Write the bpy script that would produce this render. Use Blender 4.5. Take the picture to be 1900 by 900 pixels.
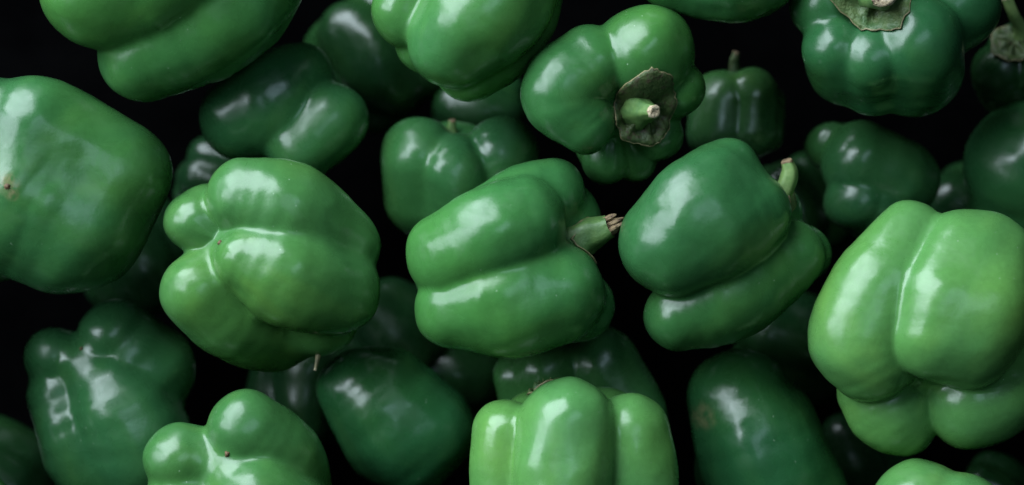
import bpy, math, random
import numpy as np
from mathutils import Vector

for o in list(bpy.data.objects):
    bpy.data.objects.remove(o)
scene = bpy.context.scene
COL = scene.collection

# ------------------------------------------------------------------ scale
S = 0.000225          # metres per unit (a pepper about 400 units = 9 cm)
D = 4000.0            # camera height above the top layer, same units

# ------------------------------------------------------------------ camera
cam_d = bpy.data.cameras.new('camera')
cam = bpy.data.objects.new('camera', cam_d)
COL.objects.link(cam)
cam.location = (0, 0, D * S)
cam.rotation_euler = (0, 0, 0)
cam_d.sensor_width = 36.0
cam_d.lens = 36.0 * D / 1900.0
cam_d.clip_start = 0.02
cam_d.clip_end = 50
cam_d.dof.use_dof = True
cam_d.dof.focus_distance = (D - 70) * S
cam_d.dof.aperture_fstop = 3.6
scene.camera = cam

# ------------------------------------------------------------------ world and lamps
w = bpy.data.worlds.new('World')
scene.world = w
w.use_nodes = True
bg = w.node_tree.nodes['Background']
bg.inputs[0].default_value = (0.30, 0.65, 0.75, 1)
bg.inputs[1].default_value = 0.004


def area_lamp(name, direction, dist, sx, sy, power, color, target=(0, 0, 0), roll=0.0):
    ld = bpy.data.lights.new(name, 'AREA')
    ld.shape = 'RECTANGLE'
    ld.size, ld.size_y = sx, sy
    ld.energy = power
    ld.color = color
    lo = bpy.data.objects.new(name, ld)
    COL.objects.link(lo)
    d = Vector(direction).normalized()
    lo.location = Vector(target) + d * dist
    lo.rotation_euler = d.to_track_quat('Z', 'Y').to_euler()
    lo.rotation_euler.rotate_axis('Z', roll)
    return lo


area_lamp('window_light', (-0.52, 0.70, 0.49), 1.25, 1.00, 1.20, 45.0, (0.79, 0.91, 1.0))
area_lamp('window_core', (-0.80, 0.18, 0.57), 1.24, 0.42, 0.90, 10.5, (0.78, 0.89, 1.0))
area_lamp('skylight', (0.22, 0.22, 0.95), 1.50, 0.40, 0.90, 3.2, (0.60, 0.82, 1.0))

vs = scene.view_settings
vs.view_transform = 'Standard'
vs.look = 'None'
vs.exposure = 0.0
vs.gamma = 1.0
vs.use_curve_mapping = False
scene.render.engine = 'CYCLES'
scene.cycles.max_bounces = 5
scene.cycles.diffuse_bounces = 2


# ------------------------------------------------------------------ materials
def nodes_of(name):
    m = bpy.data.materials.new(name)
    m.use_nodes = True
    nt = m.node_tree
    return m, nt, nt.nodes['Principled BSDF']


def N(nt, t, **kw):
    n = nt.nodes.new(t)
    for k, v in kw.items():
        setattr(n, k, v)
    return n


def mixrgb(nt, fac, a, b, blend='MIX'):
    n = N(nt, 'ShaderNodeMix', data_type='RGBA', blend_type=blend)
    for i, v in ((0, fac), (6, a), (7, b)):
        if isinstance(v, bpy.types.NodeSocket):
            nt.links.new(v, n.inputs[i])
        elif isinstance(v, (int, float)):
            n.inputs[i].default_value = v
        else:
            n.inputs[i].default_value = (*v, 1)
    return n.outputs[2]


def noise(nt, vec, scale, detail=3, rough=0.5, dist=0.0):
    n = N(nt, 'ShaderNodeTexNoise')
    n.inputs['Scale'].default_value = scale
    n.inputs['Detail'].default_value = detail
    n.inputs['Roughness'].default_value = rough
    n.inputs['Distortion'].default_value = dist
    nt.links.new(vec, n.inputs['Vector'])
    return n.outputs['Fac']


def ramp(nt, fac, stops):
    n = N(nt, 'ShaderNodeValToRGB')
    while len(n.color_ramp.elements) < len(stops):
        n.color_ramp.elements.new(0.5)
    for e, (p, c) in zip(n.color_ramp.elements, stops):
        e.position = p
        e.color = (*c, 1) if len(c) == 3 else c
    nt.links.new(fac, n.inputs[0])
    return n.outputs[0]


def g3(v):
    return (v, v, v)


def pepper_skin():
    m, nt, b = nodes_of('pepper_skin')
    L = nt.links.new
    tc = N(nt, 'ShaderNodeTexCoord')
    oi = N(nt, 'ShaderNodeObjectInfo')
    at = N(nt, 'ShaderNodeAttribute', attribute_name='along')
    ofs = N(nt, 'ShaderNodeVectorMath', operation='ADD')
    sc = N(nt, 'ShaderNodeVectorMath', operation='SCALE')
    comb = N(nt, 'ShaderNodeCombineXYZ')
    for i in range(3):
        L(oi.outputs['Random'], comb.inputs[i])
    L(comb.outputs[0], sc.inputs[0])
    sc.inputs['Scale'].default_value = 7.0
    L(tc.outputs['Object'], ofs.inputs[0])
    L(sc.outputs[0], ofs.inputs[1])
    P = ofs.outputs[0]
    ofs2 = N(nt, 'ShaderNodeVectorMath', operation='ADD')
    L(at.outputs['Vector'], ofs2.inputs[0])
    L(sc.outputs[0], ofs2.inputs[1])
    A = ofs2.outputs[0]
    # base colour: object colour, mottled with paler and deeper green
    blot = noise(nt, P, 26.0, 3, 0.55, 0.4)
    streak = noise(nt, A, 2.2, 2, 0.5)
    fine = noise(nt, P, 420.0, 3, 0.6)
    c0 = oi.outputs['Color']
    deep = mixrgb(nt, 1.0, c0, (0.84, 0.90, 0.94), 'MULTIPLY')
    pale = mixrgb(nt, 1.0, c0, (1.70, 1.30, 1.05), 'MULTIPLY')
    f1 = ramp(nt, blot, [(0.36, g3(0)), (0.66, g3(1))])
    c = mixrgb(nt, f1, deep, c0)
    f2 = ramp(nt, streak, [(0.50, g3(0)), (0.75, g3(0.45))])
    c = mixrgb(nt, f2, c, pale)
    warm = mixrgb(nt, 1.0, c, (1.28, 1.14, 0.85), 'MULTIPLY')
    c = mixrgb(nt, ramp(nt, noise(nt, P, 15.0, 1, 0.4), [(0.42, g3(0)), (0.66, g3(0.9))]), c, warm)
    f3 = ramp(nt, fine, [(0.35, g3(0.95)), (0.65, g3(1.04))])
    c = mixrgb(nt, 1.0, c, f3, 'MULTIPLY')
    # pale dust specks and lenticels
    vor = N(nt, 'ShaderNodeTexVoronoi')
    vor.inputs['Scale'].default_value = 330.0
    L(P, vor.inputs['Vector'])
    sp = N(nt, 'ShaderNodeMath', operation='LESS_THAN')
    L(vor.outputs['Distance'], sp.inputs[0])
    sp.inputs[1].default_value = 0.085
    sepc = N(nt, 'ShaderNodeSeparateColor')
    L(vor.outputs['Color'], sepc.inputs[0])
    sel = N(nt, 'ShaderNodeMath', operation='GREATER_THAN')
    L(sepc.outputs[0], sel.inputs[0])
    sel.inputs[1].default_value = 0.80
    mul = N(nt, 'ShaderNodeMath', operation='MULTIPLY')
    L(sp.outputs[0], mul.inputs[0])
    L(sel.outputs[0], mul.inputs[1])
    patch = ramp(nt, noise(nt, P, 38.0, 2), [(0.45, g3(0)), (0.62, g3(0.55))])
    mul2 = N(nt, 'ShaderNodeMath', operation='MULTIPLY')
    L(mul.outputs[0], mul2.inputs[0])
    L(patch, mul2.inputs[1])
    c = mixrgb(nt, mul2.outputs[0], c, (0.42, 0.55, 0.40))
    # a few small brown bruises
    vb = N(nt, 'ShaderNodeTexVoronoi')
    vb.inputs['Scale'].default_value = 24.0
    L(P, vb.inputs['Vector'])
    nb = N(nt, 'ShaderNodeMath', operation='MULTIPLY_ADD')
    L(noise(nt, P, 160.0, 2), nb.inputs[0])
    nb.inputs[1].default_value = 0.10
    L(vb.outputs['Distance'], nb.inputs[2])
    br = ramp(nt, nb.outputs[0], [(0.085, g3(0.8)), (0.115, g3(0))])
    sb = N(nt, 'ShaderNodeSeparateColor')
    L(vb.outputs['Color'], sb.inputs[0])
    selb = N(nt, 'ShaderNodeMath', operation='GREATER_THAN')
    L(sb.outputs[1], selb.inputs[0])
    selb.inputs[1].default_value = 0.80
    mb = N(nt, 'ShaderNodeMath', operation='MULTIPLY')
    L(br, mb.inputs[0])
    L(selb.outputs[0], mb.inputs[1])
    c = mixrgb(nt, mb.outputs[0], c, (0.09, 0.085, 0.035))
    # corky tan marks where a pepper has one
    am = N(nt, 'ShaderNodeAttribute', attribute_name='mark')
    mn = N(nt, 'ShaderNodeMath', operation='MULTIPLY')
    L(am.outputs['Fac'], mn.inputs[0])
    L(ramp(nt, noise(nt, P, 230.0, 4, 0.65, 0.8), [(0.36, g3(0)), (0.60, g3(1))]), mn.inputs[1])
    c = mixrgb(nt, mn.outputs[0], c, (0.20, 0.17, 0.085))
    L(c, b.inputs['Base Color'])
    # gloss: waxy film, duller in handled patches
    rg = ramp(nt, noise(nt, P, 75.0, 5, 0.65, 0.6), [(0.36, g3(0.21)), (0.52, g3(0.29)), (0.72, g3(0.50))])
    L(rg, b.inputs['Roughness'])
    b.inputs['IOR'].default_value = 1.46
    b.inputs['Coat Weight'].default_value = 0.15
    b.inputs['Coat Roughness'].default_value = 0.13
    b.inputs['Coat IOR'].default_value = 1.4
    # relief: gentle dents, length-wise ripples, fine orange-peel
    h1 = noise(nt, P, 48.0, 2, 0.45, 0.0)
    h2 = noise(nt, A, 2.6, 1, 0.4)
    h3 = noise(nt, P, 900.0, 2, 0.5)
    b1 = N(nt, 'ShaderNodeBump')
    b1.inputs['Strength'].default_value = 1.0
    b1.inputs['Distance'].default_value = 0.0008
    L(h1, b1.inputs['Height'])
    b2 = N(nt, 'ShaderNodeBump')
    b2.inputs['Strength'].default_value = 1.0
    b2.inputs['Distance'].default_value = 0.0008
    L(h2, b2.inputs['Height'])
    L(b1.outputs[0], b2.inputs['Normal'])
    b3 = N(nt, 'ShaderNodeBump')
    b3.inputs['Strength'].default_value = 1.0
    b3.inputs['Distance'].default_value = 0.00002
    L(h3, b3.inputs['Height'])
    h4 = noise(nt, P, 170.0, 2, 0.5)
    b4 = N(nt, 'ShaderNodeBump')
    b4.inputs['Strength'].default_value = 1.0
    b4.inputs['Distance'].default_value = 0.00012
    L(h4, b4.inputs['Height'])
    L(b2.outputs[0], b4.inputs['Normal'])
    L(b4.outputs[0], b3.inputs['Normal'])
    L(b3.outputs[0], b.inputs['Normal'])
    L(b3.outputs[0], b.inputs['Coat Normal'])
    return m


def mottled(name, c1, c2, scale, rough, bump=0.0004, bscale=300.0, c3=None):
    m, nt, b = nodes_of(name)
    tc = N(nt, 'ShaderNodeTexCoord')
    P = tc.outputs['Object']
    f = ramp(nt, noise(nt, P, scale, 4, 0.6, 0.5), [(0.35, g3(0)), (0.65, g3(1))])
    c = mixrgb(nt, f, c1, c2)
    if c3:
        f = ramp(nt, noise(nt, P, scale * 2.7, 3, 0.6), [(0.52, g3(0)), (0.68, g3(1))])
        c = mixrgb(nt, f, c, c3)
    nt.links.new(c, b.inputs['Base Color'])
    b.inputs['Roughness'].default_value = rough
    bp = N(nt, 'ShaderNodeBump')
    bp.inputs['Distance'].default_value = bump
    nt.links.new(noise(nt, P, bscale, 4, 0.6), bp.inputs['Height'])
    nt.links.new(bp.outputs[0], b.inputs['Normal'])
    return m


SKIN = pepper_skin()
STEM = mottled('stem_green', (0.055, 0.13, 0.035), (0.11, 0.20, 0.055), 140, 0.5, 0.0004, 350)
STEM_PALE = mottled('stem_pale_green', (0.12, 0.23, 0.06), (0.20, 0.30, 0.10), 140, 0.5, 0.0003, 300)
CALYX_DRY = mottled('calyx_dry', (0.022, 0.046, 0.010), (0.055, 0.085, 0.022), 140, 0.6, 0.0020, 150, (0.045, 0.036, 0.018))
CALYX = mottled('calyx_green', (0.04, 0.095, 0.026), (0.095, 0.14, 0.045), 120, 0.55, 0.0022, 130)
RIM = mottled('calyx_rim', (0.22, 0.19, 0.09), (0.10, 0.09, 0.045), 300, 0.6)
CUT = mottled('cut_end', (0.42, 0.33, 0.20), (0.62, 0.52, 0.36), 260, 0.75, 0.0012, 420, (0.13, 0.06, 0.045))
CUT_BROWN = mottled('torn_end_brown', (0.12, 0.08, 0.04), (0.27, 0.19, 0.10), 260, 0.75, 0.0012, 420, (0.06, 0.02, 0.025))
SCAR = mottled('blossom_scar', (0.16, 0.09, 0.04), (0.05, 0.03, 0.015), 900, 0.7)
GROUND = mottled('ground_gap_shade', (0.0006, 0.0006, 0.0007), (0.0012, 0.0012, 0.0013), 20, 0.8, 0.0006, 120)  # near-black floor colour stands in for the deep shade between peppers


# ------------------------------------------------------------------ geometry helpers
def W(x, y, z):
    """apparent position (x right, y down, z towards the viewer) -> scene units"""
    f = (D - z) / D
    return np.array([(x - 950) * f, (450 - y) * f, z], dtype=np.float64)


def catmull(pts, n):
    pts = np.asarray(pts, dtype=np.float64)
    if len(pts) == 1:
        return pts
    if len(pts) == 2:
        t = np.linspace(0, 1, 3)[:, None]
        return pts[0] * (1 - t) + pts[1] * t
    ext = np.vstack([2 * pts[0] - pts[1], pts, 2 * pts[-1] - pts[-2]])
    out = []
    for i in range(1, len(ext) - 2):
        p0, p1, p2, p3 = ext[i - 1], ext[i], ext[i + 1], ext[i + 2]
        for t in np.arange(n) / n:
            out.append(0.5 * ((2 * p1) + (-p0 + p2) * t + (2 * p0 - 5 * p1 + 4 * p2 - p3) * t * t
                              + (-p0 + 3 * p1 - 3 * p2 + p3) * t ** 3))
    out.append(ext[-2])
    return np.array(out)


class Field:
    """implicit pepper: lobes are fat bent strokes, joined with a crease of width k"""

    def __init__(self, lobes, k, core, kl=34.0, dz=0.0, dimple=None, centre=None):
        self.k, self.kl = k, kl
        self.lobes = []
        allp = []
        for lobe in lobes:
            strokes = lobe if isinstance(lobe[0], list) else [lobe]
            ss = []
            for st in strokes:
                q = []
                for (x, y, z, r) in st:
                    z += dz
                    p = W(x, y, z)
                    q.append((*p, r * (D - z) / D))
                q = catmull(q, 4)
                allp.append(q)
                if len(q) == 1:
                    q = np.vstack([q, q + [[0.5, 0, 0, 0]]])
                ss.append((q[:-1, :3].astype(np.float32), (q[1:, :3] - q[:-1, :3]).astype(np.float32),
                           q[:-1, 3].astype(np.float32), (q[1:, 3] - q[:-1, 3]).astype(np.float32)))
            self.lobes.append(ss)
        allp = np.vstack(allp)
        self.c = allp[:, :3].mean(0) if centre is None else W(centre[0], centre[1], centre[2] + dz)
        r = core if core else 0.55 * allp[:, 3].mean()
        a = self.c.astype(np.float32)
        end = a
        r1 = r
        if dimple is not None:
            x, y, z, r1 = dimple
            end = W(x, y, z + dz)
            dv = self.c - end
            end = (end + dv / np.linalg.norm(dv) * r1).astype(np.float32)
        self.core = (a, (end - a + np.float32(1e-3)).astype(np.float32), np.float32(r), np.float32(r1 - r))

    @staticmethod
    def smin(a, b, k):
        h = np.maximum(k - np.abs(a - b), 0.0) / k
        return np.minimum(a, b) - h * h * k * 0.25

    def __call__(self, P):
        P = P.astype(np.float32)
        d = None
        for ss in self.lobes:
            dl = None
            for a, ab, r, dr in ss:
                pa = P[:, None, :] - a[None]
                h = np.clip(np.einsum('nmk,mk->nm', pa, ab) / (np.einsum('mk,mk->m', ab, ab) + 1e-6), 0, 1)
                q = pa - h[:, :, None] * ab[None]
                ds = (np.sqrt(np.einsum('nmk,nmk->nm', q, q)) - (r + h * dr)).min(1)
                dl = ds if dl is None else self.smin(dl, ds, self.kl)
            d = dl if d is None else self.smin(d, dl, self.k)
        a, ab, r, dr = self.core
        pa = P - a
        h = np.clip((pa @ ab) / (ab @ ab), 0, 1)
        dc = np.linalg.norm(pa - h[:, None] * ab, axis=1) - (r + h * dr)
        return self.smin(d, dc, 26.0)


def wobble(P, seed):
    rng = np.random.RandomState(seed)
    d = np.zeros(len(P))
    for wl, amp in ((230, 2.0), (150, 1.3), (90, 0.7), (55, 0.25)):
        for _ in range(3):
            k = rng.normal(size=3)
            k *= 2 * math.pi / wl / np.linalg.norm(k)
            d += amp * np.sin(P @ k + rng.uniform(0, 6.28))
    return d


def mesh_obj(name, verts, faces, mat, parent=None, origin=None, smooth=True):
    me = bpy.data.meshes.new(name)
    o3 = np.zeros(3) if origin is None else np.asarray(origin)
    me.from_pydata([tuple(v) for v in ((np.asarray(verts) - o3) * S)], [], faces)
    me.materials.append(mat)
    if smooth:
        me.polygons.foreach_set('use_smooth', [True] * len(me.polygons))
    me.update()
    ob = bpy.data.objects.new(name, me)
    COL.objects.link(ob)
    if parent:
        ob.parent = parent
    return ob


def body_mesh(F, axis, nu, nv, seed, smooth=1):
    ax = np.asarray(axis, dtype=np.float64)
    ax /= np.linalg.norm(ax)
    e = np.array([0, 0, 1.0]) if abs(ax[2]) < 0.8 else np.array([0, 1.0, 0])
    u = np.cross(ax, e)
    u /= np.linalg.norm(u)
    v = np.cross(ax, u)
    sp = np.linspace(0, 1, nv + 1)
    thf = math.pi * (sp - 0.55 * np.sin(2 * math.pi * sp) / (2 * math.pi))
    th = thf[1:-1]
    ph = np.arange(nu) * 2 * math.pi / nu
    dirs = [-ax[None]]
    lat = [[0.0, 0.0, 0.0]]
    for t in th:
        dirs.append(-math.cos(t) * ax[None] + math.sin(t) * (np.cos(ph)[:, None] * u + np.sin(ph)[:, None] * v))
        lat += [[math.sin(t) * math.cos(p), math.sin(t) * math.sin(p), 0.35 * t / math.pi] for p in ph]
    dirs.append(ax[None])
    lat.append([0.0, 0.0, 0.35])
    dirs = np.vstack(dirs)
    t = np.full(len(dirs), 5.0)
    act = np.arange(len(dirs))
    for _ in range(26):
        d = F(F.c + dirs[act] * t[act][:, None])
        t[act] -= d
        act = act[np.abs(d) > 0.25]
        if not len(act):
            break
    t = np.maximum(t, 5.0)
    # no overhanging slots: limit how steeply the radius may fall between neighbours
    G = t[1:-1].reshape(len(th), nu)
    fv = np.exp(-3.2 * np.diff(th))[:, None]
    fh = np.exp(-3.2 * np.sin(th) * 2 * math.pi / nu)[:, None]
    for _ in range(30):
        H = np.maximum(G, np.maximum(np.roll(G, 1, 1), np.roll(G, -1, 1)) * fh)
        H[1:] = np.maximum(H[1:], G[:-1] * fv)
        H[:-1] = np.maximum(H[:-1], G[1:] * fv)
        if np.abs(H - G).max() < 0.05:
            break
        G = H
    for _ in range(smooth):
        H = G.copy()
        H[1:-1] = 0.5 * G[1:-1] + 0.125 * (G[:-2] + G[2:] + np.roll(G, 1, 1)[1:-1] + np.roll(G, -1, 1)[1:-1])
        G = H
    t[1:-1] = G.ravel()
    t[0], t[-1] = G[0].mean(), G[-1].mean()
    P = F.c + dirs * t[:, None]
    P = P + dirs * wobble(P, seed)[:, None]
    faces = []
    nr = len(th)
    idx = lambda i, j: 1 + i * nu + j % nu
    for j in range(nu):
        faces.append((0, idx(0, j + 1), idx(0, j)))
        faces.append((len(P) - 1, idx(nr - 1, j), idx(nr - 1, j + 1)))
    for i in range(nr - 1):
        for j in range(nu):
            faces.append((idx(i, j), idx(i, j + 1), idx(i + 1, j + 1), idx(i + 1, j)))
    return P, faces, np.array(lat), (ax, u, v)


def frame(n):
    n = np.asarray(n, float)
    n /= np.linalg.norm(n)
    e = np.array([0, 0, 1.0]) if abs(n[2]) < 0.8 else np.array([0, 1.0, 0])
    a = np.cross(e, n)
    a /= np.linalg.norm(a)
    return n, a, np.cross(n, a)


def tube(pts, nseg=18, ribs=5, rib=0.09, seed=0, n=7, rough_end=0.0, squash=1.0):
    """tapering ribbed stalk through (x,y,z,r) scene-unit points"""
    q = catmull(pts, n)
    rng = random.Random(seed)
    verts, faces = [], []
    ref = None
    ph0 = rng.uniform(0, 6)
    for i, p in enumerate(q):
        tg = q[min(i + 1, len(q) - 1), :3] - q[max(i - 1, 0), :3]
        tg /= np.linalg.norm(tg)
        if ref is None:
            _, ref, _ = frame(tg)
        ref = ref - tg * (ref @ tg)
        ref /= np.linalg.norm(ref)
        b = np.cross(tg, ref)
        for j in range(nseg):
            a = 2 * math.pi * j / nseg
            r = p[3] * (1 + rib * math.cos(ribs * a + ph0) + 0.04 * math.sin(2 * a + i * 0.4))
            ext = 0
            if i == len(q) - 1 and rough_end:
                ext = rng.uniform(-1, 1) * rough_end
            verts.append(p[:3] + r * (math.cos(a) * ref + squash * math.sin(a) * b) + tg * ext)
    for i in range(len(q) - 1):
        for j in range(nseg):
            j2 = (j + 1) % nseg
            faces.append((i * nseg + j, i * nseg + j2, (i + 1) * nseg + j2, (i + 1) * nseg + j))
    return verts, faces, q, ref


def stem_parts(root, origin, pts, mat, cutmat, seed, ribs=5, ragged=False, end_len=5):
    wp = [(*W(x, y, z), r) for (x, y, z, r) in pts]
    v, f, q, ref = tube(wp, seed=seed, ribs=ribs, rough_end=1.0)
    st = mesh_obj('stem', v, f, mat, root, origin)
    # cut end: a rough knob with raised fibres
    tg = q[-1, :3] - q[-2, :3]
    tg /= np.linalg.norm(tg)
    n, a, b = frame(tg)
    r = q[-1, 3]
    rng = random.Random(seed + 5)
    vv, ff = [], []
    if ragged:
        # torn fibres: a bundle of short splinters of unequal length round a stub
        for k in range(13):
            an = 2 * math.pi * k / 13 + rng.uniform(-.2, .2)
            rr = r * rng.uniform(0.30, 0.88) if k % 3 else r * 0.25
            c = q[-1, :3] + rr * (math.cos(an) * a + math.sin(an) * b) - tg * 5
            le = end_len * rng.uniform(0.5, 1.15)
            s = r * rng.uniform(0.22, 0.34)
            lean = (math.cos(an) * a + math.sin(an) * b) * rng.uniform(-0.30, 0.10)
            base = len(vv)
            for lev, (tt, sc) in enumerate(((0, 1.0), (0.55, 0.9), (0.85, 0.6), (1.0, 0.15))):
                cc = c + (tg + lean) * le * tt
                for j in range(6):
                    aa = j * math.pi / 3
                    vv.append(cc + s * sc * (math.cos(aa) * a * 0.8 + math.sin(aa) * b) * rng.uniform(0.8, 1.2))
            for lev in range(3):
                for j in range(6):
                    j2 = (j + 1) % 6
                    ff.append((base + lev * 6 + j, base + lev * 6 + j2, base + lev * 6 + 6 + j2, base + lev * 6 + 6 + j))
            ff.append(tuple(base + 18 + j for j in range(6)))
    else:
        rings = ((1.03, -3.0), (1.05, end_len * 0.35), (0.82, end_len * 0.8), (0.45, end_len * 0.65), (0.0, end_len * 0.5))
        for (sc, h) in rings:
            for j in range(14):
                aa = j * 2 * math.pi / 14
                jit = 1 + rng.uniform(-.12, .12)
                vv.append(q[-1, :3] + r * sc * jit * (math.cos(aa) * a + math.sin(aa) * b) + tg * (h + rng.uniform(-.2, .2) * end_len))
        for i in range(len(rings) - 1):
            for j in range(14):
                j2 = (j + 1) % 14
                ff.append((i * 14 + j, i * 14 + j2, i * 14 + 14 + j2, i * 14 + 14 + j))
    mesh_obj('cut_end', vv, ff, cutmat, st, origin, smooth=not ragged)
    return st


def calyx_part(root, origin, F, centre, normal, rad, mat, seed, points=7, rot=0.0, stretch=(1, 1), curl=6.0, conform=4.0, rim=None):
    n, a, b = frame(normal)
    rng = random.Random(seed)
    c = W(*centre)
    nu, nr = points * 8, 9
    verts, faces = [], []
    prad = [rng.uniform(0.95, 1.06) for _ in range(points)]
    pang = [rng.uniform(-.16, .16) for _ in range(points)]
    pcurl = [rng.uniform(-4, 9) for _ in range(points)]
    ejit = [rng.uniform(-.045, .03) for _ in range(nu)]
    lump = [[rng.uniform(-1, 1) for _ in range(points * 2)] for _ in range(5)]
    for i in range(nr + 1):
        s = i / nr
        for j in range(nu):
            k = j / nu * points
            k0 = int(k) % points
            k1 = (k0 + 1) % points
            fr = k - int(k)
            # straight edge between two tips = polygon, tip slightly pulled out
            a0 = 2 * math.pi * k0 / points + pang[k0]
            a1 = 2 * math.pi * (k0 + 1) / points + pang[k1]
            p0 = np.array([math.cos(a0), math.sin(a0)]) * prad[k0]
            p1 = np.array([math.cos(a1), math.sin(a1)]) * prad[k1]
            p = p0 * (1 - fr) + p1 * fr
            p *= 1 + 0.01 * math.sin(math.pi * fr)
            cr, sr = math.cos(rot), math.sin(rot)
            p = np.array([p[0] * cr - p[1] * sr, p[0] * sr + p[1] * cr]) * rad * s * (1 + ejit[j] * s ** 4)
            ridge = abs(fr - 0.5) * 2          # 1 along a rib to the tip
            h = (ridge ** 2) * 13.0 * math.sin(math.pi * min(1, s * 1.05)) + curl * s ** 3 + 6.0 * (1 - s) ** 2
            kn = k0 if fr < 0.5 else k1
            h += pcurl[kn] * ridge * s ** 3
            h += 3.6 * lump[min(4, int(s * 5))][(2 * k0 + (fr > 0.5)) % (2 * points)] * math.sin(math.pi * s)
            h -= 7.0 * math.exp(-((s - 0.62) / 0.13) ** 2)
            h += rng.uniform(-1, 1) * 1.8 + 2.2 * math.sin(9 * s + 3 * k0) * s
            verts.append(c + a * p[0] * stretch[0] + b * p[1] * stretch[1] + n * h)
    V = np.array(verts)
    for _ in range(6):
        d = F(V)
        V = V + n * np.maximum(0, conform - d)[:, None]
    for i in range(nr):
        for j in range(nu):
            j2 = (j + 1) % nu
            faces.append((i * nu + j, i * nu + j2, (i + 1) * nu + j2, (i + 1) * nu + j))
    o = mesh_obj('calyx', V, faces, mat, root, origin)
    so = o.modifiers.new('thickness', 'SOLIDIFY')
    so.thickness = 3.2 * S
    so.offset = 0
    # dry brown rim along the margin
    ed = V[-nu:]
    rv, rf = [], []
    for j in range(nu):
        p = ed[j]
        out = p - c
        out = out - n * (out @ n)
        out /= np.linalg.norm(out) + 1e-6
        for m_ in range(5):
            aa = m_ * 2 * math.pi / 5
            rv.append(p + (out * math.cos(aa) + n * math.sin(aa)) * 1.9)
    for j in range(nu):
        for m_ in range(5):
            m2 = (m_ + 1) % 5
            j2 = (j + 1) % nu
            rf.append((j * 5 + m_, j * 5 + m2, j2 * 5 + m2, j2 * 5 + m_))
    mesh_obj('rim', rv, rf, rim or RIM, o, origin)
    return o


def scar_part(root, origin, F, P, pos, size, seed):
    """dry blossom scar in the dimple: a small rough star"""
    f = (D - P[:, 2]) / D
    q = np.hypot(P[:, 0] / f + 950 - pos[0], 450 - P[:, 1] / f - pos[1])
    near = np.where(q < max(6.0, q.min() + 1.0))[0]
    c = P[near[np.argmax(P[near, 2])]]
    n, a, b = frame((c - F.c) / np.linalg.norm(c - F.c) + np.array([0, 0, 0.6]))
    rng = random.Random(seed)
    vv, ff = [c + n * (size * 0.9)], []
    for i, (s, h) in enumerate(((0.35, 0.7), (0.8, 0.45), (1.1, -0.6))):
        for j in range(10):
            an = j * math.pi / 5
            r = size * s * (rng.uniform(0.7, 1.25) if i else 1)
            vv.append(c + r * (math.cos(an) * a + math.sin(an) * b) + n * size * (h + rng.uniform(-.15, .25)))
    for j in range(10):
        j2 = (j + 1) % 10
        ff.append((0, 1 + j, 1 + j2))
        for i in range(2):
            ff.append((1 + i * 10 + j, 11 + i * 10 + j, 11 + i * 10 + j2, 1 + i * 10 + j2))
    return mesh_obj('blossom_scar', vv, ff, SCAR, root, origin)


FIELDS = {}
PTS = {}
GROUP = 'green bell peppers in the pile'


def pepper(key, label, lobes, axis, color=(0.05, 0.20, 0.035), k=10.0, core=None, kl=34.0, dz=0.0,
           res=(150, 104), stem=None, calyx=None, scar=None, seed=None, dimple=None, marks=(), centre=None, smooth=1):
    seed = seed if seed is not None else sum(ord(ch) * (i + 3) for i, ch in enumerate(key))
    F = Field(lobes, k, core, kl, dz, dimple, centre)
    FIELDS[key] = F
    if dimple is not None:
        axis = F.c - W(dimple[0], dimple[1], dimple[2] + dz)
    P, faces, lat, fr = body_mesh(F, axis, res[0], res[1], seed, smooth)
    PTS[key] = P
    origin = np.array([F.c[0], F.c[1], P[:, 2].min()])
    parts = bool(stem or calyx or scar)
    if parts:
        root = bpy.data.objects.new('bell_pepper', None)
        root.empty_display_size = 0.02
        COL.objects.link(root)
        body = mesh_obj('body', P, faces, SKIN, root, origin)
    else:
        root = body = mesh_obj('bell_pepper', P, faces, SKIN, None, origin)
    root.location = tuple(origin * S)
    a = body.data.attributes.new('along', 'FLOAT_VECTOR', 'POINT')
    a.data.foreach_set('vector', lat.astype(np.float32).ravel())
    mk = np.zeros(len(P))
    if marks:
        f = (D - P[:, 2]) / D
        px, py = P[:, 0] / f + 950, 450 - P[:, 1] / f
        for (mx, my, mr, mv) in marks:
            mk = np.maximum(mk, mv * np.clip(1.6 - 1.6 * np.hypot(px - mx, py - my) / mr, 0, 1) * (P[:, 2] > F.c[2]))
    a = body.data.attributes.new('mark', 'FLOAT', 'POINT')
    a.data.foreach_set('value', mk.astype(np.float32))
    body.color = (*color, 1)
    root['label'] = label
    root['category'] = 'pepper'
    root['group'] = GROUP
    if calyx:
        cx, cy, cz = calyx['centre']
        calyx = dict(calyx, centre=(cx, cy, cz + dz))
        calyx_part(root, origin, F, **calyx)
    if stem:
        stem = dict(stem, pts=[(x, y, z + dz, r) for (x, y, z, r) in stem['pts']])
        stem_parts(root, origin, **stem)
    if scar:
        scar_part(root, origin, F, P, (scar[0][0], scar[0][1], scar[0][2] + dz), scar[1], seed)
    return root


# ------------------------------------------------------------------ ground
g = 1500
GZ = -760
gv = [(-g, -g, GZ - 30), (g, -g, GZ - 30), (g, g, GZ - 30), (-g, g, GZ - 30), (-g, -g, GZ), (g, -g, GZ), (g, g, GZ), (-g, g, GZ)]
gf = [(3, 2, 1, 0), (4, 5, 6, 7), (0, 1, 5, 4), (1, 2, 6, 5), (2, 3, 7, 6), (3, 0, 4, 7)]
GROUND.node_tree.nodes['Principled BSDF'].inputs['Specular IOR Level'].default_value = 0.0
ground = mesh_obj('ground', gv, gf, GROUND, smooth=False)
ground['kind'] = 'structure'

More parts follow.
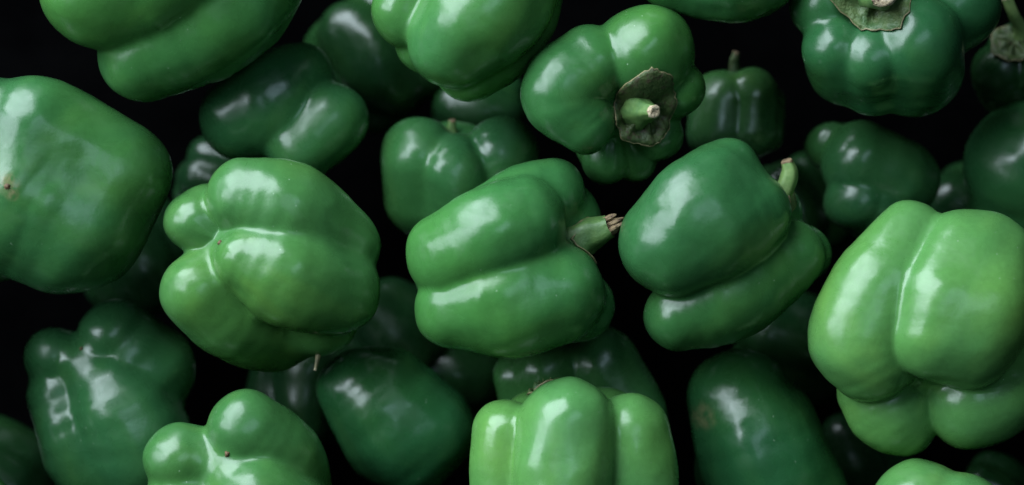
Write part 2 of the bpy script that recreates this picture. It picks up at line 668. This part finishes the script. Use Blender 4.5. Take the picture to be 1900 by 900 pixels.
# ------------------------------------------------------------------ peppers
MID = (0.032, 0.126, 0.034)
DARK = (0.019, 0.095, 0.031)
DEEP_SHADE = (0.009, 0.040, 0.013)  # green darkened for sunken peppers: shade of the gaps put into the colour
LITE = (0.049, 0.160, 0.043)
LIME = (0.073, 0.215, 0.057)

# ---- top layer
pepper('A', 'large pepper cut by the top edge near the left corner, with one long diagonal crease',
       [[(190, -12, 70, 110), (300, -60, 80, 118), (420, -130, 60, 110)],
        [(272, 94, 5, 92), (400, 24, 10, 118), (470, -70, 0, 112)],
        [(230, -30, -60, 110), (400, -110, -70, 120)]],
       (0.8, 0.55, 0.1), color=(0.034, 0.130, 0.035), k=12)

pepper('B', 'big smooth dull-green pepper cut by the left edge, its crinkled blossom end showing',
       [[[(70, 243, 40, 106), (200, 322, 0, 114)], [(40, 330, 60, 95), (150, 415, 10, 122)], [(30, 400, 40, 110), (110, 420, 10, 122)]],
        [(-20, 228, 45, 86), (20, 260, -40, 100)],
        [(-60, 450, 30, 80), (0, 440, -20, 85)],
        [(60, 330, -80, 130), (130, 360, -90, 130)]],
       (0.85, -0.15, -0.5), color=(0.027, 0.109, 0.035), k=12, scar=((12, 348, 180), 6), dimple=(12, 345, 120, 60), marks=((14, 340, 26, 0.8), (22, 360, 16, 0.9)))

pepper('D', 'four-lobed pepper left of centre, blossom end and dark dimple turned to the viewer',
       [[(363, 409, 25, 59), (397, 396, 0, 58), (480, 440, -60, 80)],
        [(448, 362, 60, 68), (540, 388, 45, 88), (622, 455, -10, 82)],
        [(460, 488, 85, 64), (540, 518, 72, 92), (620, 536, 22, 86)],
        [[(371, 545, 45, 67), (430, 586, -5, 84), (510, 600, -95, 92)], [(374, 535, 42, 64), (405, 495, 22, 56)]],
        [(520, 590, -85, 84), (598, 602, -45, 65)]],
       (0.80, -0.38, -0.45), color=(0.047, 0.153, 0.042), k=13, core=106, smooth=2, stem=dict(pts=[(592, 650, -30, 6), (588, 672, -24, 3.6), (585, 686, -20, 2.6)], mat=RIM, cutmat=CUT, seed=77, end_len=2), scar=((403, 447, 70), 5), dimple=(404, 448, 76, 44))

pepper('E', 'central pepper lying on its side with a thick torn green stem pointing right',
       [[(850, 470, 10, 78), (950, 388, 15, 76), (1022, 361, 10, 62)],
        [(838, 475, 62, 86), (912, 432, 84, 94), (966, 414, 78, 84)],
        [(850, 572, 50, 82), (945, 558, 66, 102), (1032, 545, 55, 94)],
        [(930, 570, -40, 80), (1074, 566, -10, 66)],
        [(860, 500, -60, 90), (960, 450, -70, 86), (1040, 404, -40, 72)]],
       (0.93, 0.30, 0.0), color=(0.037, 0.147, 0.040), k=11, core=112,
       calyx=dict(centre=(1066, 452, 8), normal=(0.90, 0.10, 0.16), rad=46, mat=CALYX, seed=4, curl=4, conform=3),
       stem=dict(pts=[(1050, 455, 8, 40), (1074, 446, 14, 38), (1092, 436, 20, 32), (1112, 428, 26, 26), (1131, 420, 30, 22)],
                 mat=STEM, cutmat=CUT_BROWN, seed=3, ragged=True, end_len=32))

pepper('F', 'dark glossy pepper right of centre with a slim pale stem curling up behind it',
       [[[(1236, 440, 62, 83), (1300, 366, 72, 88), (1348, 316, 45, 58)],
         [(1250, 462, 62, 92), (1325, 420, 76, 98), (1393, 392, 50, 77)]],
        [(1260, 585, 5, 66), (1365, 535, 5, 92), (1474, 470, 0, 63)],
        [(1300, 450, -60, 84), (1420, 400, -70, 70)],
        [(1400, 480, -60, 70), (1490, 470, -50, 56)]],
       (0.72, 0.62, 0.05), color=(0.028, 0.112, 0.034), k=10, core=88,
       stem=dict(pts=[(1400, 404, 0, 26), (1440, 372, 12, 20), (1458, 345, 20, 17), (1465, 320, 26, 15), (1460, 300, 30, 11)],
                 mat=STEM_PALE, cutmat=CUT_BROWN, seed=8, end_len=5),
       calyx=dict(centre=(1424, 388, -10), normal=(0.75, 0.55, 0.2), rad=34, mat=CALYX, seed=9, curl=3))

pepper('G', 'pepper facing the viewer stem first, with a brown pointed calyx round its stub',
       [[[(1096, 114, 48, 72), (1044, 170, 56, 78), (1082, 227, 50, 58)], [(1060, 170, -20, 80), (1120, 200, -70, 70)]],
        [[(1182, 98, 35, 84), (1150, 160, -90, 80)], [(1208, 96, 30, 80)]],
        [(1252, 165, 0, 57), (1200, 180, -100, 70)],
        [(1224, 254, -45, 50), (1180, 220, -130, 70)],
        [(1126, 294, -60, 50), (1130, 230, -130, 80)],
        [(1180, 300, -75, 42), (1150, 230, -140, 70)]],
       (0.25, -0.02, 0.97), color=(0.034, 0.132, 0.036), k=8, core=60,
       calyx=dict(centre=(1192, 203, 34), normal=(0.20, -0.02, 0.97), rad=66, mat=CALYX_DRY, seed=21, points=8, rot=0.25, stretch=(0.90, 1.06), curl=3),
       stem=dict(pts=[(1184, 205, 30, 37), (1187, 205, 50, 30), (1194, 205, 70, 21), (1205, 206, 90, 15), (1213, 207, 104, 12)],
                 mat=STEM, cutmat=CUT, seed=13, end_len=7))

pepper('H', 'broad dark pepper at the top right with a wide green calyx at the picture edge',
       [[(1548, 92, 15, 64), (1575, 118, -60, 80), (1620, 90, -150, 90)],
        [(1620, 106, 36, 62), (1628, 134, -40, 84)],
        [(1698, 82, 30, 90), (1692, 128, -50, 94), (1660, 90, -150, 90)],
        [(1530, 5, -10, 70), (1580, 10, -120, 90)],
        [(1768, 15, -40, 84), (1700, 10, -130, 90)],
        [(1640, -90, 20, 80), (1640, -70, -120, 90)]],
       (-0.05, 0.25, 0.97), color=(0.020, 0.092, 0.030), k=7, core=80, smooth=5,
       calyx=dict(centre=(1622, -22, 70), normal=(0.0, -0.16, 0.98), rad=80, mat=CALYX, seed=33, points=6, rot=-2.0, stretch=(1.0, 0.98), curl=6),
       stem=dict(pts=[(1628, -20, 70, 42), (1630, -14, 95, 34), (1634, -12, 120, 26), (1638, -12, 140, 23)], mat=STEM, cutmat=CUT, seed=15, end_len=6))

pepper('J', 'light green pepper at the right edge, blossom end down, its lobes parting below',
       [[(1690, 438, 20, 64), (1642, 520, 38, 92), (1596, 618, 48, 96), (1612, 662, 42, 86)],
        [[(1786, 466, 60, 76), (1745, 545, 92, 84), (1724, 622, 98, 79)],
         [(1826, 478, 50, 88), (1824, 565, 84, 100), (1800, 622, 82, 99)]],
        [(1890, 530, -10, 76), (1885, 640, 0, 80), (1868, 720, -10, 80)],
        [[(1800, 746, -5, 88), (1800, 650, -40, 80)], [(1852, 722, -5, 88)]],
        [[(1632, 722, -30, 82), (1652, 770, -20, 72), (1680, 806, -12, 43)], [(1702, 748, -35, 54), (1688, 786, -25, 44)]],
        [(1740, 520, -70, 110), (1730, 640, -70, 100)]],
       (0.25, 0.85, -0.12), color=LIME, k=6, dimple=(1692, 706, 40, 50), centre=(1722, 650, -20), core=95, res=(160, 140))

pepper('L', 'three-lobed pepper cut by the bottom edge left of centre, blossom dimple facing up',
       [[(336, 852, 40, 67), (385, 858, 25, 62), (430, 910, -30, 80)],
        [(458, 800, 40, 75), (518, 850, 0, 82), (540, 920, -60, 80)],
        [[(478, 935, 72, 90), (560, 985, 30, 90)], [(440, 915, 60, 60)]],
        [(348, 930, 30, 78), (370, 1000, 20, 80), (430, 1000, -30, 90)],
        [(460, 930, -80, 110)]],
       (0.35, -0.45, -0.8), color=(0.043, 0.143, 0.038), k=13, smooth=2, scar=((417, 846, 75), 5), dimple=(418, 847, 94, 46))

pepper('O', 'bright pepper cut by the bottom edge at the centre, standing with shoulders up',
       [[(938, 802, 40, 62), (928, 900, 45, 58), (935, 1040, 20, 65)],
        [(1052, 794, 80, 94), (1046, 900, 90, 96), (1050, 1050, 60, 90)],
        [(1168, 806, 45, 76), (1182, 900, 50, 74), (1170, 1050, 30, 76)],
        [(1000, 800, -40, 80), (1010, 1000, -60, 90)],
        [(1110, 810, -40, 90), (1100, 1000, -60, 90)]],
       (-0.02, 0.97, -0.1), color=LIME, k=9,
       calyx=dict(centre=(1012, 722, 18), normal=(-0.30, 0.90, 0.10), rad=34, mat=CALYX, seed=41, curl=3, conform=3))

pepper('S', 'pepper hanging in from the top edge at centre, rounded tip pointing down',
       [[(752, 22, 25, 68), (790, -60, 20, 80)],
        [(850, 72, 66, 92), (900, 15, 72, 114), (930, -80, 50, 118)],
        [(872, 114, 0, 73), (940, 55, -20, 84), (960, -50, -20, 90)],
        [(800, 70, -20, 72), (850, -20, -60, 100)]],
       (0.45, 0.88, 0.1), color=(0.043, 0.153, 0.042), k=8)

pepper('Y', 'flank of a pepper showing along the top edge between two stalked ones',
       [[(1262, -62, 25, 88), (1350, -52, 35, 95), (1400, -62, 25, 90)],
        [(1250, -120, -20, 90), (1400, -120, -20, 90)],
        [(1330, -60, -60, 80), (1400, -40, -40, 72)]],
       (0.97, 0.1, 0.0), color=(0.029, 0.122, 0.034), k=9)

pepper('R', 'bright crown of a pepper peeping up at the bottom edge near the right corner',
       [[(1708, 948, 30, 97), (1700, 1040, 0, 100)],
        [(1775, 975, 50, 100), (1780, 1060, 0, 100)],
        [(1640, 990, 0, 85), (1660, 1060, -20, 90)],
        [(1730, 1000, -60, 100)]],
       (0.1, 0.6, 0.6), color=LIME, k=9)

# ---- second layer
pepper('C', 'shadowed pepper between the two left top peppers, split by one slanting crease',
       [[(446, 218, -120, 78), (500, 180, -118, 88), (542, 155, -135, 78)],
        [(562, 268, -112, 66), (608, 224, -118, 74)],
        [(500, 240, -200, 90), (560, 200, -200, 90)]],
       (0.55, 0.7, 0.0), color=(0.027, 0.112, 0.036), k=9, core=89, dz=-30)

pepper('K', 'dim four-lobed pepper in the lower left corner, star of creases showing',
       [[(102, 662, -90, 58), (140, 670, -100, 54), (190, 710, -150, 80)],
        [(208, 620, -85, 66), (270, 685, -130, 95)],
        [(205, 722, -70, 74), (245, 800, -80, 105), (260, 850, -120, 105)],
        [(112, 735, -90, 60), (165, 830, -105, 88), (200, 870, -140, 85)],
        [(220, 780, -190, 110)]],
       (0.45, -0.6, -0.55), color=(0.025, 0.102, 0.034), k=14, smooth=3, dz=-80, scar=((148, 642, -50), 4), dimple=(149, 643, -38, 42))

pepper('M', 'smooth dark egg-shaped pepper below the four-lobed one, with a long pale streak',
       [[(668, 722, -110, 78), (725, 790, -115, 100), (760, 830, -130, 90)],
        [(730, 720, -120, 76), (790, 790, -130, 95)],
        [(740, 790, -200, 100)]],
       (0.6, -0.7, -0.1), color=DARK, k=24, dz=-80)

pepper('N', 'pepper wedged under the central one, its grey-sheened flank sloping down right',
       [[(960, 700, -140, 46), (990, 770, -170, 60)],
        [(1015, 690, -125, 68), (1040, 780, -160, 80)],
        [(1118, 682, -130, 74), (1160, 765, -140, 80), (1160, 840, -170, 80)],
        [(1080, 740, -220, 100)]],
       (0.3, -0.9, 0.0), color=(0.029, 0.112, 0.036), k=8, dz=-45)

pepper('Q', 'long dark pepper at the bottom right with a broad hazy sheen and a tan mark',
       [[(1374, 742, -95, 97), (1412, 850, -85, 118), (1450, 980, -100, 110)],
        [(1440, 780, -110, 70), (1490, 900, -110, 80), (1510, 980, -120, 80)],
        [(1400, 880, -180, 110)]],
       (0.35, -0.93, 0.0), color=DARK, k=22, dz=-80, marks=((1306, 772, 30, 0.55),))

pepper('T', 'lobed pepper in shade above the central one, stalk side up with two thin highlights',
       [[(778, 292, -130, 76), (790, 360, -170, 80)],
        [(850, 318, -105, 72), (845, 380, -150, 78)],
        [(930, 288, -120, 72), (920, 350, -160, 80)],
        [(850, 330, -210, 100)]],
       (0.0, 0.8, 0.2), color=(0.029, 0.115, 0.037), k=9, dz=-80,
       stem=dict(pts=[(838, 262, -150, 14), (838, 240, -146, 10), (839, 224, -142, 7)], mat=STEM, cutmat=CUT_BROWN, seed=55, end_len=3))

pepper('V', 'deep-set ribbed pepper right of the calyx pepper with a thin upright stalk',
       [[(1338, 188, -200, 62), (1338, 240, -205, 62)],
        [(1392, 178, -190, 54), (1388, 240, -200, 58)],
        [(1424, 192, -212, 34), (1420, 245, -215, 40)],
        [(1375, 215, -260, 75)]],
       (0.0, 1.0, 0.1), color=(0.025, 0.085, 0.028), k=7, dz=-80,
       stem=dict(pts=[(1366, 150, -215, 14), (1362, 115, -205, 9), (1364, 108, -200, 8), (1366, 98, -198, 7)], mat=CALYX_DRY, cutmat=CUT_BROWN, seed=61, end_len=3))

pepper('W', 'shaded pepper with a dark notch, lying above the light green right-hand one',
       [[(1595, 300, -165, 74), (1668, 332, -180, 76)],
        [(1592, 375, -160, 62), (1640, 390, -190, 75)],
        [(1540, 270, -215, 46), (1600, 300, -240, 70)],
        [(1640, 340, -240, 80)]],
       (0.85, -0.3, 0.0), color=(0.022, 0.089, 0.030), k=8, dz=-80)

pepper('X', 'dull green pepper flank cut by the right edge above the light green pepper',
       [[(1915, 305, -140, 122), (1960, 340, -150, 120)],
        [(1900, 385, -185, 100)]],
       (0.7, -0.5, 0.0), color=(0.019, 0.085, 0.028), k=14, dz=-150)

pepper('Z', 'pepper in shadow at the top right corner, its pale stalk leaning left',
       [[(1860, 130, -200, 52), (1880, 150, -240, 70)],
        [(1925, 130, -190, 56), (1920, 160, -240, 70)],
        [(1890, 95, -240, 56)]],
       (-0.1, 0.5, 0.8), color=DEEP_SHADE, k=8, dz=-80,
       calyx=dict(centre=(1880, 82, -160), normal=(-0.1, 0.5, 0.8), rad=46, mat=CALYX_DRY, seed=71, curl=4),
       stem=dict(pts=[(1898, 76, -168, 20), (1892, 50, -140, 13), (1880, 24, -110, 11), (1868, -6, -90, 10)], mat=STEM_PALE, cutmat=CUT, seed=72, end_len=5))


# ---- bottom layer: glimpses in the gaps
def deep_pepper(key, label, x, y, z, r, ang, tilt=0.0, color=DEEP_SHADE, n=3, dz=-230):
    rng = random.Random(hash_key(key))
    ca, sa = math.cos(ang), math.sin(ang)
    lobes = []
    for i in range(n + 1):
        an = 2 * math.pi * i / (n + 1) + rng.uniform(-.3, .3)
        ox, oz = math.cos(an) * r * 0.42, math.sin(an) * r * 0.42
        lobe = []
        for s, rr in ((-0.45, 0.58), (0.1, 0.66), (0.5, 0.56)):
            lx = s * r * ca - ox * sa
            ly = s * r * sa + ox * ca
            lobe.append((x + lx, y + ly, z + oz + s * tilt * r, r * rr * rng.uniform(0.92, 1.06)))
        lobes.append(lobe)
    return pepper(key, label, lobes, (ca, -sa, tilt), color=color, k=9, res=(90, 64), dz=dz)


def hash_key(key):
    return sum(ord(c) * 31 ** i for i, c in enumerate(key)) % 100003


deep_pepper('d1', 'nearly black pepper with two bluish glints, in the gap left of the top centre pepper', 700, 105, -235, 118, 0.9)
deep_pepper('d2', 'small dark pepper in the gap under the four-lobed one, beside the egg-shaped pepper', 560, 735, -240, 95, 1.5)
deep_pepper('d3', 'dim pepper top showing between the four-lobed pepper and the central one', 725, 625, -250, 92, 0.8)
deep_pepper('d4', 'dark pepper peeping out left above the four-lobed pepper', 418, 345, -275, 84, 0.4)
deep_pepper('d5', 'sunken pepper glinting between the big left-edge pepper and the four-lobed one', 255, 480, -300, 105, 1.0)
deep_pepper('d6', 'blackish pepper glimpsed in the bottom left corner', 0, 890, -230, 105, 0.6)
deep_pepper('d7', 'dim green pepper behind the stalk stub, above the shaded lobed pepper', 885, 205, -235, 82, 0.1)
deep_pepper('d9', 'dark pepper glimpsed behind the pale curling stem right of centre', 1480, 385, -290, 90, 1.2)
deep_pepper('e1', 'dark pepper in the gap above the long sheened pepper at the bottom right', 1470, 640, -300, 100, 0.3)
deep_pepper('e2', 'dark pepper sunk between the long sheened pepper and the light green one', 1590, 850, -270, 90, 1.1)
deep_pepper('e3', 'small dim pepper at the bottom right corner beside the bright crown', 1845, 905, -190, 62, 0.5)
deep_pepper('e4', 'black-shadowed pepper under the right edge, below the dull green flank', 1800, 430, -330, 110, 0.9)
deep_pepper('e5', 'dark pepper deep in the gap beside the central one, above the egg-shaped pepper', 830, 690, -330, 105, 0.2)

# ---- the pile goes on past the left and top edges and shades the gaps beside it
deep_pepper('f1', 'pepper beyond the left picture edge, beside the crinkled blossom end', -330, 330, 0, 150, 1.3, color=MID, dz=0)
deep_pepper('f2', 'pepper beyond the left picture edge, above the crinkled blossom end', -195, 40, 50, 150, 0.5, color=MID, dz=0)
deep_pepper('f3', 'pepper beyond the left picture edge, level with the lower left star-creased one', -230, 650, 0, 160, 0.2, color=MID, dz=0)
deep_pepper('f4', 'pepper beyond the bottom left picture corner', -140, 1000, -10, 160, 0.9, color=MID, dz=0)
deep_pepper('f5', 'pepper beyond the top left picture corner', -20, -280, -10, 150, 0.1, color=MID, dz=0)
